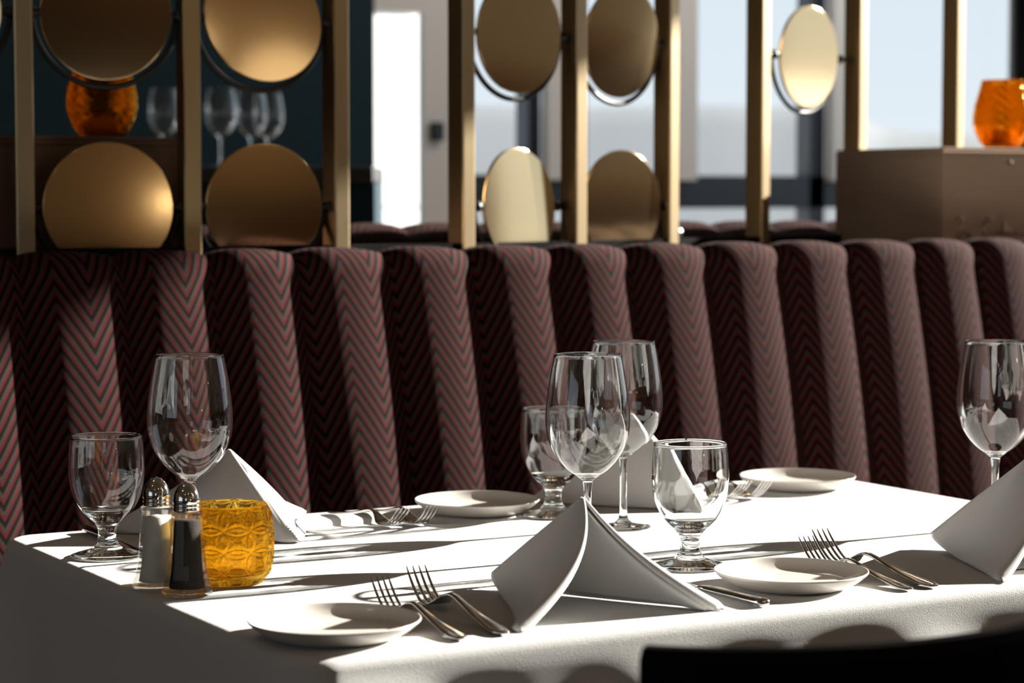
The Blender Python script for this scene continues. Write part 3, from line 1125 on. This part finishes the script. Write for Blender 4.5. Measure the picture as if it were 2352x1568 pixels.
fork('small steel fork at the near left plate, its tines rising behind the plate rim', (0.976, 1.803), 0.195, radians(-4))
fork('larger steel fork left of the front napkin, fully in view', (1.022, 1.805), 0.215, radians(-5))
fork('small steel fork partly behind the near right plate', (1.498, 1.806), 0.195, radians(-4))
fork('larger steel fork right of the near right plate, pointing away', (1.531, 1.806), 0.215, radians(-4))
fork('steel fork at the far left plate, nearer the left napkin', (1.229, 2.622), 0.185, radians(180 + 4))
fork('steel fork tucked against the far left plate', (1.272, 2.618), 0.185, radians(180 + 2))
fork('steel fork at the far right plate, nearer the back napkin', (1.735, 2.622), 0.185, radians(180 + 3))
fork('steel fork tucked against the far right plate', (1.770, 2.618), 0.185, radians(180 + 2))


def knife(label, end, L, rz):
    t = thing('table_knife', label, 'knife', (end[0], end[1], TZ + E), rz, 'steel table knives')
    (hv, hf), (bv, bf) = knife_mesh(L)
    link('handle', hv, hf, M['steel'], t)
    link('blade', bv, bf, M['steel'], t)
    return t


knife('steel table knife under the front napkin, only its handle end showing', (1.316, 1.806), 0.225, radians(1))
knife('steel table knife lying behind the left water goblet', (0.908, 2.622), 0.225, radians(180 - 1))


# ------------------------------------------------------------------ shakers
def make_shaker(label, loc, rz, fill):
    r = thing('salt_shaker' if fill == 'salt' else 'pepper_shaker', label, 'shaker', loc, rz)
    N = 8

    def oct_ring(rad, z, rot=0.0, soft=0.9):
        out = []
        for k in range(N):
            for e in (-0.16, 0.16):
                g = 2 * pi * (k + e) / N + rot
                out.append(Vector((rad * cos(g), rad * sin(g), z)))
        return out
    prof = [(0.0205, 0.0), (0.0250, 0.0012), (0.0256, 0.005), (0.0240, 0.010), (0.0216, 0.018), (0.0195, 0.032), (0.0178, 0.050), (0.0163, 0.066), (0.0150, 0.0795)]
    rings = [oct_ring(a, z) for a, z in prof]
    rings += [[Vector((0.0165 * cos(2 * pi * k / 16 - 0.39), 0.0165 * sin(2 * pi * k / 16 - 0.39), 0.0815)) for k in range(16)],
              [Vector((0.0165 * cos(2 * pi * k / 16 - 0.39), 0.0165 * sin(2 * pi * k / 16 - 0.39), 0.0845)) for k in range(16)],
              [Vector((0.0125 * cos(2 * pi * k / 16 - 0.39), 0.0125 * sin(2 * pi * k / 16 - 0.39), 0.0855)) for k in range(16)]]
    v, f = rings_mesh(rings)
    link('glass_body', v, f, M['shaker'], r, smooth=False)
    pr = [(0, 0.008), (0.0185, 0.008), (0.0176, 0.014), (0.0160, 0.024), (0.0148, 0.040), (0.0137, 0.058), (0.0125, 0.074 if fill == 'salt' else 0.076), (0, 0.0765)]
    v, f = lathe(pr, 32)
    link(fill, v, f, M[fill], r)
    cp = [(0, 0.0856), (0.0134, 0.0856), (0.0138, 0.0862), (0.0138, 0.0888), (0.0129, 0.0894), (0.0138, 0.0902), (0.0138, 0.0922), (0.0129, 0.0929), (0.0138, 0.0938), (0.0139, 0.0970),
          (0.0132, 0.1015), (0.0114, 0.1065), (0.0086, 0.1105), (0.0050, 0.1132), (0.0018, 0.1146), (0, 0.1148)]
    v, f = lathe(cp, 48)
    cap = link('cap', v, f, M['chrome'], r)
    hv, hf = [], []
    for g, rr, z in [(0, 0.0, 0.1147)] + [(2 * pi * k / 5, 0.0058, 0.1129) for k in range(5)]:
        pv, pf = lathe([(0, -0.0003), (0.0007, -0.0003), (0.0007, 0.0004), (0, 0.0004)], 10)
        hv, hf = merge((hv, hf), ([(x + rr * cos(g), y + rr * sin(g), zz + z) for x, y, zz in pv], pf))
    link('holes', hv, hf, M['iron'], cap)
    return r


make_shaker('glass salt shaker with chrome dome cap, beside the left water goblet', (0.838, 2.206, TZ + E), 0.2, 'salt')
make_shaker('glass pepper shaker with chrome dome cap, in front of the amber votive', (0.850, 2.153, TZ + E), 0.35, 'pepper')


# ------------------------------------------------------------------ amber votive
def make_votive(label, loc):
    r = thing('votive_holder', label, 'candle holder', loc, 0.1)
    H = 0.082
    nrow, seg = 110, 288
    cells = 10
    # outside: barrel wall with a lattice of interlocking moulded circles
    def rad(t):
        return 0.0340 + 0.0105 * sin(pi * (0.12 + 0.74 * t)) ** 0.9 - 0.004 * max(0, 0.14 - t) / 0.14

    cellh = 0.0225

    def relief(g, z):
        # circles of radius 0.5*sqrt2*cell centred on a square lattice: their overlaps are petals
        x = g / (2 * pi) * cells
        y = (z - 0.003) / cellh
        ds = []
        for ix in (-1, 0, 1, 2):
            for iy in (-1, 0, 1, 2):
                c = (math.floor(x) + ix, math.floor(y) + iy)
                ds.append(0.7071 - sqrt((x - c[0]) ** 2 + (y - c[1]) ** 2))
        ds.sort(reverse=True)
        edge = min(abs(q) for q in ds)
        ridge = math.exp(-(edge / 0.07) ** 2)
        petal = max(0.0, ds[1])                 # inside two circles: a lens shaped pad
        return ridge + 0.9 * min(1.0, max(0.0, petal - 0.09) / 0.12) ** 0.6
    out = []
    for i in range(nrow + 1):
        t = i / nrow
        z = 0.0006 + H * t
        rr = rad(t)
        amp = 0.0026 * min(1, t * 8) * min(1, (1 - t) * 10)
        out.append([(lambda w: (w * cos(g), w * sin(g), z))(rr + amp * relief(g, z)) for g in [2 * pi * k / seg for k in range(seg)]])
    inn = []
    for i in range(30, -1, -1):
        t = i / 30
        z = max(0.010, H * t + 0.0006)
        rr = rad(t) - 0.0042
        inn.append([(rr * cos(g), rr * sin(g), z) for g in [2 * pi * k / seg for k in range(seg)]])
    v, f = rings_mesh(out + inn)
    link('glass_cup', v, f, M['amber'], r)
    return r


pv = on(528, 1338, TZ)
make_votive('amber glass votive holder moulded with interlocking circles beside the shakers', (pv.x, pv.y, TZ + E))


# ------------------------------------------------------------------ chair in the foreground
def make_chair(label, cx, cy):
    r = thing('dining_chair', label, 'chair', (cx, cy, 0))
    # curved crest rail, round the sitter, hollow side to the table
    R, cyc = 0.262, 0.272
    rings = []
    n = 40
    for k in range(n + 1):
        g = radians(-138 + 96 * k / n)
        c, s = cos(g), sin(g)
        t = abs(k / n - 0.5) * 2
        z1 = 0.850 - 0.002 * t
        z0 = 0.715
        ro, ri = R + 0.013, R - 0.013
        def P(rr, z):
            return Vector((rr * c, cyc + rr * s, z))
        rings.append([P(ri, z0), P(ri - 0.0, z1 - 0.006), P(ri + 0.006, z1), P(ro - 0.007, z1), P(ro, z1 - 0.007), P(ro + 0.004, (z0 + z1) / 2), P(ro, z0)])
    v, f = rings_mesh(rings)
    link('crest_rail', v, f, M['lacquer'], r, smooth=False)
    for s in (-1, 1):
        g = radians(-90 + s * 40)
        p1 = (R * cos(g), cyc + R * sin(g), 0.72)
        v, f = tube([(s * 0.175, 0.10, 0.0), (s * 0.170, 0.125, 0.25), (s * 0.168, 0.13, 0.45), p1], [0.013, 0.016, 0.017, 0.013], 14)
        link('back_leg', v, f, M['lacquer'], r)
        v, f = tube([(s * 0.190, 0.44, 0.0), (s * 0.185, 0.43, 0.44)], [0.012, 0.018], 14)
        link('front_leg', v, f, M['lacquer'], r)
    bm = box_bm(-0.215, 0.215, 0.08, 0.47, 0.43, 0.475, 0.018, 4)
    from_bm('seat', bm, M['lacquer'], r, smooth=True)
    return r


make_chair('black wooden chair with curved crest rail in the near right foreground', 1.035, 1.195)

# sunlight focused by the glasses falls on the linen and china
for o in bpy.data.objects:
    if o.type == 'MESH':
        k = o.name.split('.')[0]
        if k in ('bowl', 'stem', 'foot', 'rim', 'glass_cup'):
            o.cycles.is_caustics_caster = True
        elif k in ('tablecloth', 'bread_plate', 'outer_fold', 'inner_fold', 'salt'):
            o.cycles.is_caustics_receiver = True
